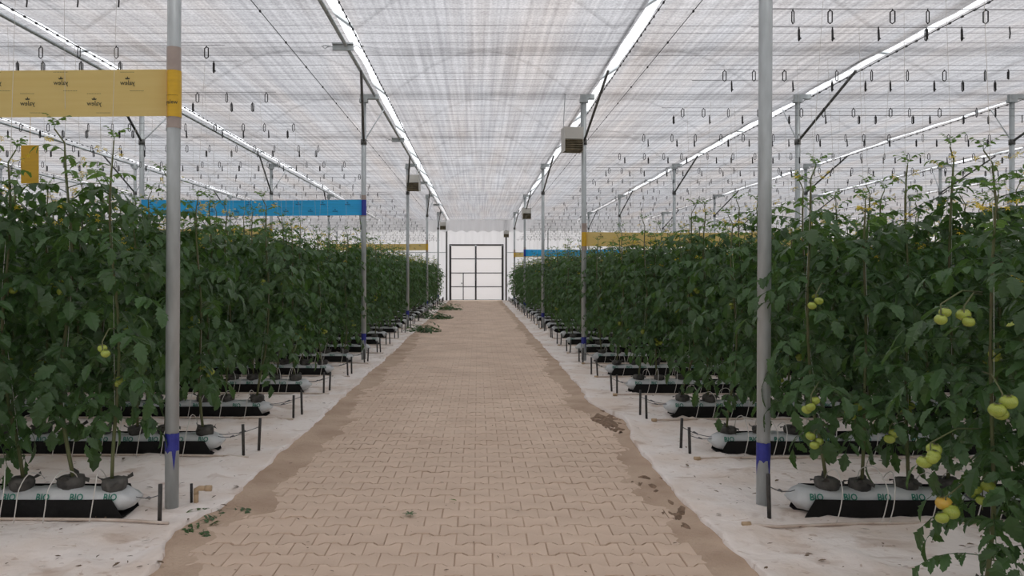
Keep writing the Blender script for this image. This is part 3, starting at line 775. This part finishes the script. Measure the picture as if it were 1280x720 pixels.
# the rest of the crop behind: one crowd per side
def gn_crowd(name, pts, lab):
    me = bpy.data.meshes.new(name); me.from_pydata([q[:3] for q in pts], [], [])
    for an, ty, vals in (('rz', 'FLOAT', [q[3] for q in pts]), ('sc', 'FLOAT', [q[4] for q in pts]), ('vi', 'INT', [q[5] for q in pts])):
        at_ = me.attributes.new(an, ty, 'POINT'); at_.data.foreach_set('value', vals)
    o = obj(name, me, label=lab, category='plants', kind='stuff')
    ng = bpy.data.node_groups.new('crowd', 'GeometryNodeTree')
    ng.interface.new_socket('Geometry', in_out='INPUT', socket_type='NodeSocketGeometry'); ng.interface.new_socket('Geometry', in_out='OUTPUT', socket_type='NodeSocketGeometry')
    n = ng.nodes; l = ng.links; gi = n.new('NodeGroupInput'); go = n.new('NodeGroupOutput')
    col = bpy.data.collections.get('crowd_src')
    ci = n.new('GeometryNodeCollectionInfo'); ci.inputs['Collection'].default_value = col; ci.inputs['Separate Children'].default_value = True; ci.inputs['Reset Children'].default_value = True
    ip = n.new('GeometryNodeInstanceOnPoints'); ip.inputs['Pick Instance'].default_value = True
    def na(nm, ty):
        a = n.new('GeometryNodeInputNamedAttribute'); a.data_type = ty; a.inputs['Name'].default_value = nm; return a.outputs['Attribute']
    cx = n.new('ShaderNodeCombineXYZ'); l.new(na('rz', 'FLOAT'), cx.inputs[2])
    l.new(gi.outputs[0], ip.inputs['Points']); l.new(ci.outputs[0], ip.inputs['Instance']); l.new(na('vi', 'INT'), ip.inputs['Instance Index'])
    l.new(cx.outputs[0], ip.inputs['Rotation']); l.new(na('sc', 'FLOAT'), ip.inputs['Scale']); l.new(ip.outputs[0], go.inputs[0])
    md = o.modifiers.new('crowd', 'NODES'); md.node_group = ng
    return o
src = bpy.data.collections.new('crowd_src')
for i, me in enumerate(ALL_ME):
    so = bpy.data.objects.new('vine_source_%d' % i, me); src.objects.link(so)
gn_crowd('vine_crowd', [q for q in stuff_pts if q[0] < 0], 'mass of dark green tomato vines filling the rows far left of the path')
gn_crowd('vine_crowd', [q for q in stuff_pts if q[0] > 0], 'mass of dark green tomato vines filling the rows far right of the path')

# extra trusses where the photograph shows them, on the nearest right-hand vines
def truss_at(key, wp, n, ripe=False, R=.036, seed=0):
    t = first_plants.get(key)
    if not t: return
    rnd = random.Random(seed)
    T = Matrix.LocRotScale(t.location, t.rotation_euler, t.scale); loc = T.inverted() @ Vector(wp)
    sx0 = Vector((0, 0, loc.z+.1)); d = sx0-loc; d.z = 0
    ts = []
    for i in range(n):
        a = i*2.2+seed; ts.append((Vector((math.cos(a)*R*1.0, math.sin(a)*R*.6, -i % 2*R*1.0 - (R*.6 if i > 1 else 0)))/t.scale.x, R*rnd.uniform(.85, 1.08)/t.scale.x))
    pd = MB(); pd.tube([(d.x, d.y, .12), (d.x*.5, d.y*.5, .13), (0, 0, .07), (0, 0, -.02)], .004, 5)
    add_truss(t, loc, 0, pd.mesh('peduncle', 'stem', True), ts, ripe)
truss_at((1,0,0), at(1163, 572, 3.2), 4, R=.029, seed=1)
truss_at((1,0,0), at(1182, 640, 3.2), 4, True, R=.030, seed=2)
truss_at((1,1,1), at(1018, 552, 4.7), 3, R=.030, seed=3)
truss_at((1,1,0), at(1014, 508, 4.65), 3, R=.032, seed=4)
truss_at((1,1,2), at(1112, 548, 4.7), 2, R=.032, seed=5)
truss_at((1,0,0), at(1253, 512, 2.95), 3, R=.030, seed=6)
truss_at((1,0,0), at(1176, 399, 3.1), 2, R=.026, seed=7)
truss_at((1,0,0), at(1205, 402, 3.1), 2, R=.026, seed=8)
truss_at((1,1,0), at(1020, 382, 4.6), 2, R=.027, seed=9)
truss_at((1,0,1), at(1275, 418, 3.9), 2, R=.037, seed=10)
truss_at((-1,1,0), at(128, 442, 4.6), 2, R=.028, seed=11)

# low side shoots on the nearest right-hand vines
for key, zs in (((1,0,0), (-.02, .05, .12, .18, .26, .32)), ((1,0,1), (.0, .08, .15, .22, .3)), ((1,1,3), (.2, .28))):
    t = first_plants.get(key)
    if t:
        for i, z_ in enumerate(zs):
            o = obj('leaf', LEAF_ME[i % 8], t, (0, 0, z_+.05)); o.rotation_euler = (0, .15, PI*.75+i*2.2-t.rotation_euler.z); o.scale = (.72,)*3
# ---------------------------------------------------------------- trellis wires and string hooks
hk = MB(); hk.tube([(0,0,0), (.0,0,-.012), (.016,0,-.02), (.016,0,-.095), (0,0,-.108), (-.014,0,-.095), (-.014,0,-.025), (0,0,-.012)], .0048, 4, caps=False)
hook_a = hk.mesh('string_hook', 'black')
hk2 = MB(); hk2.merge(hk, Matrix.Rotation(PI/2-.2, 4, 'Z')); hk2.tube([(0,0,-.02), (.004,0,-.10)], .0075, 4); hk2.tube([(0,0,-.08),(.018,0,-.092)], .004, 4)
hook_b = hk2.mesh('string_hook', 'black')
HZ = 3.40; cand = []
for side in (-1, 1):
    for k, ry in enumerate(ROWY):
        if k < 1: continue
        for q, dy in enumerate((.12, .60) if side < 0 else (.90, 1.32)):
            if ry+dy > YF-1: continue
            y = ry+dy; ex = 2.1; L = min(1.0*y+1, 18)
            mb = MB(); mb.tube([(side*ex, y, HZ), (side*(ex+L)/2, y, HZ-.01), (side*(ex+L), y, HZ)], .0022, 4)
            mk('trellis_wire', mb, 'wire', label='thin trellis wire, %s one, above the %s' % ('front' if q == 0 else 'rear', rowname(k, side)), category='wire')
            x = ex+.15+.17*q; i = 0
            while x < L:
                cand.append((side, k, q, i, side*(x+random.uniform(-.09,.09)), y)); x += .34; i += 1
NH = 0; rest = MB()
for c in sorted(cand, key=lambda c: (c[1], abs(c[4]))):
    side, k, q, i, x, y = c; py = 343-(HZ-1.5)/y*1000
    if abs(x)/y > 1.0: continue
    rz = random.uniform(-.7, .7)
    if NH < 300 and abs(x)/y < .66 and py > -5:
        NH += 1
        o = obj('string_hook', hook_a if q == 0 else hook_b, None, (x, y, HZ), label='black string hook %s from the path, %s wire, %s' % (ORD[i], 'front' if q == 0 else 'rear', rowname(k, side)), category='hook', group='string hooks on the trellis wires')
        o.rotation_euler.z = rz
    else:
        mbx = MB(); s_ = 1.0
        mbx.tube([(0,0,0), (.012,0,-.02), (.010,0,-.09), (-.010,0,-.085), (-.008,0,-.02)] if q == 0 else [(0,0,0), (.004,0,-.05), (0,0,-.09)], .006, 3, caps=False)
        rest.merge(mbx, Matrix.Translation((x, y, HZ)) @ Matrix.Rotation(rz, 4, 'Z'))
mk('string_hook', rest, 'black', kind='stuff', label='countless tiny black string hooks hanging farther back under the net', category='hook')

# ---------------------------------------------------------------- small things on the ground
t = thing('pipe_fitting', 'beige elbow pipe fitting sticking out of the sheet by the nearest left post', 'pipe fitting', (-1.83, 5.2, .01))
mb = MB(); mb.tube([(0,0,0),(0,0,.075)], .016, 10); mk('riser', mb, 'pvc', t, True)
mb = MB(); mb.tube([(0,0,.06),(0,0,.09),(.02,0,.1),(.06,0,.1)], .017, 10); mk('elbow', mb, 'pvc', t, True)
mb = MB(); mb.tube([(.06,0,.1),(.1,0,.1)], .020, 10); mk('cap', mb, 'pvc', t, True)
mb = MB(); mb.tube([(-.03,0,0),(-.03,0,.13)], .009, 6); mk('support_rod', mb, 'black', t, True)

def pile(x, y, rx_, ry_, n, lab, h=.08, mats='leaf', name='leaf_pile', s0=.5, s1=.9):
    mb = MB(); rnd = random.Random(int(x*97+y*13))
    for i in range(n):
        a = rnd.uniform(0, 2*PI); r = math.sqrt(rnd.random()); px, py = r*math.cos(a)*rx_, r*math.sin(a)*ry_
        T = Matrix.Translation((px, py, .02+h*(1-r)*rnd.random())) @ Matrix.Rotation(rnd.uniform(0,6.28), 4, 'Z') @ Matrix.Rotation(rnd.uniform(.1,.35), 4, 'Y') @ Matrix.Rotation(rnd.uniform(-.5,.5), 4, 'X') @ Matrix.Diagonal((1,1,.5,1)) @ Matrix.Scale(rnd.uniform(s0, s1), 4)
        mb.merge(LEAF[rnd.randrange(8)], T)
    mk(name, mb, mats, loc=(x, y, .0), label=lab, category='clippings', kind='stuff')
pile(-1.42, 34.0, .75, .7, 110, 'farthest heap of green vine clippings on the left path edge', .45)
pile(-1.60, 27.2, .65, .7, 120, 'middle heap of green vine clippings on the left path edge', .42)
pile(-1.45, 21.0, .40, .6, 60, 'nearest heap of green vine clippings on the left path edge', .38)
pile(-1.62, 4.72, .10, .10, 7, 'wilted grey-green leaf clippings lying over the left sheet edge', .01, s0=.3, s1=.5)
pile(-1.56, 5.05, .10, .06, 5, 'thin wilted leaf sprig on sand beside the elbow pipe fitting', .01, s0=.3, s1=.45)
def flat_bits(pts, lab, name='dry_leaf_litter', m='dry'):
    mb = MB()
    for (x, y, z, s) in pts:
        T = Matrix.Translation((x, y, z)) @ Matrix.Rotation(random.uniform(0,6.28), 4, 'Z') @ Matrix.Rotation(random.uniform(-.2,.2), 4, 'X')
        mb.merge(leaflet(s, s*random.uniform(.2,.6), .3, .1, random.random()), T)
    mk(name, mb, m, label=lab, category='litter', kind='stuff')
flat_bits([(random.uniform(-3.4,-1.6), 4+random.random()**1.6*14, .04, random.uniform(.014,.055)) for _ in range(320)], 'scattered dry brown leaf bits on the left white sheet')
flat_bits([(random.uniform(1.4,3.4), 4+random.random()**1.6*14, .04, random.uniform(.014,.055)) for _ in range(320)], 'scattered dry brown leaf bits on the right white sheet')
flat_bits([(random.uniform(-1.5,1.25), 4+random.random()**1.6*16, .010, random.uniform(.008,.03)) for _ in range(160)], 'scattered dark crumbs and leaf bits on the paved path')
mb = MB()
for i in range(6): mb.merge(leaflet(.045, .02, .3, .2, i), Matrix.Rotation(i*1.05, 4, 'Z') @ Matrix.Rotation(-.3, 4, 'Y'))
mk('weed', mb, 'leaf', loc=at(512, 645, 4.97)+Vector((0,0,.012)), label='tiny green weed growing between the pavers', category='weed')
mb = MB(); mb.merge(leaflet(.03, .025, .5, .2, 3)); mb.merge(leaflet(.03, .02, .5, .2, 5), Matrix.Rotation(2, 4, 'Z'))
p_ = at(565, 627, 5.28); mk('fallen_leaf', mb, 'young', loc=(p_.x, p_.y, .012), label='bright green fallen leaf scrap lying on the pavers', category='leaf')
# dark loose earth spilling from under the right sheet
def earth(x, y, a, b, h, lab):
    P = []
    for i in range(17):
        r = i/16; P.append([(r*a*(1+.3*nz(math.cos(q)*2, math.sin(q)*2, x))*math.cos(q), r*b*(1+.3*nz(math.cos(q)*2, math.sin(q)*2, y))*math.sin(q), h*(1-r*r)+.045*nz(x+math.cos(q)*r*a*16, y+math.sin(q)*r*b*9, 3)*(.3+.7*r)-.014) for q in [2*PI*j/48 for j in range(49)]])
    mb = MB(); mb.grid(P); mk('loose_earth', mb, 'mound', smooth=True, loc=(x, y, .008), label=lab, category='soil', kind='stuff')
earth(1.34, 8.15, .16, .6, .022, 'dark loose earth spilling from under the lifted right sheet edge')
earth(1.29, 5.35, .15, .7, .012, 'dark crumbly earth along the right sheet edge near the camera')
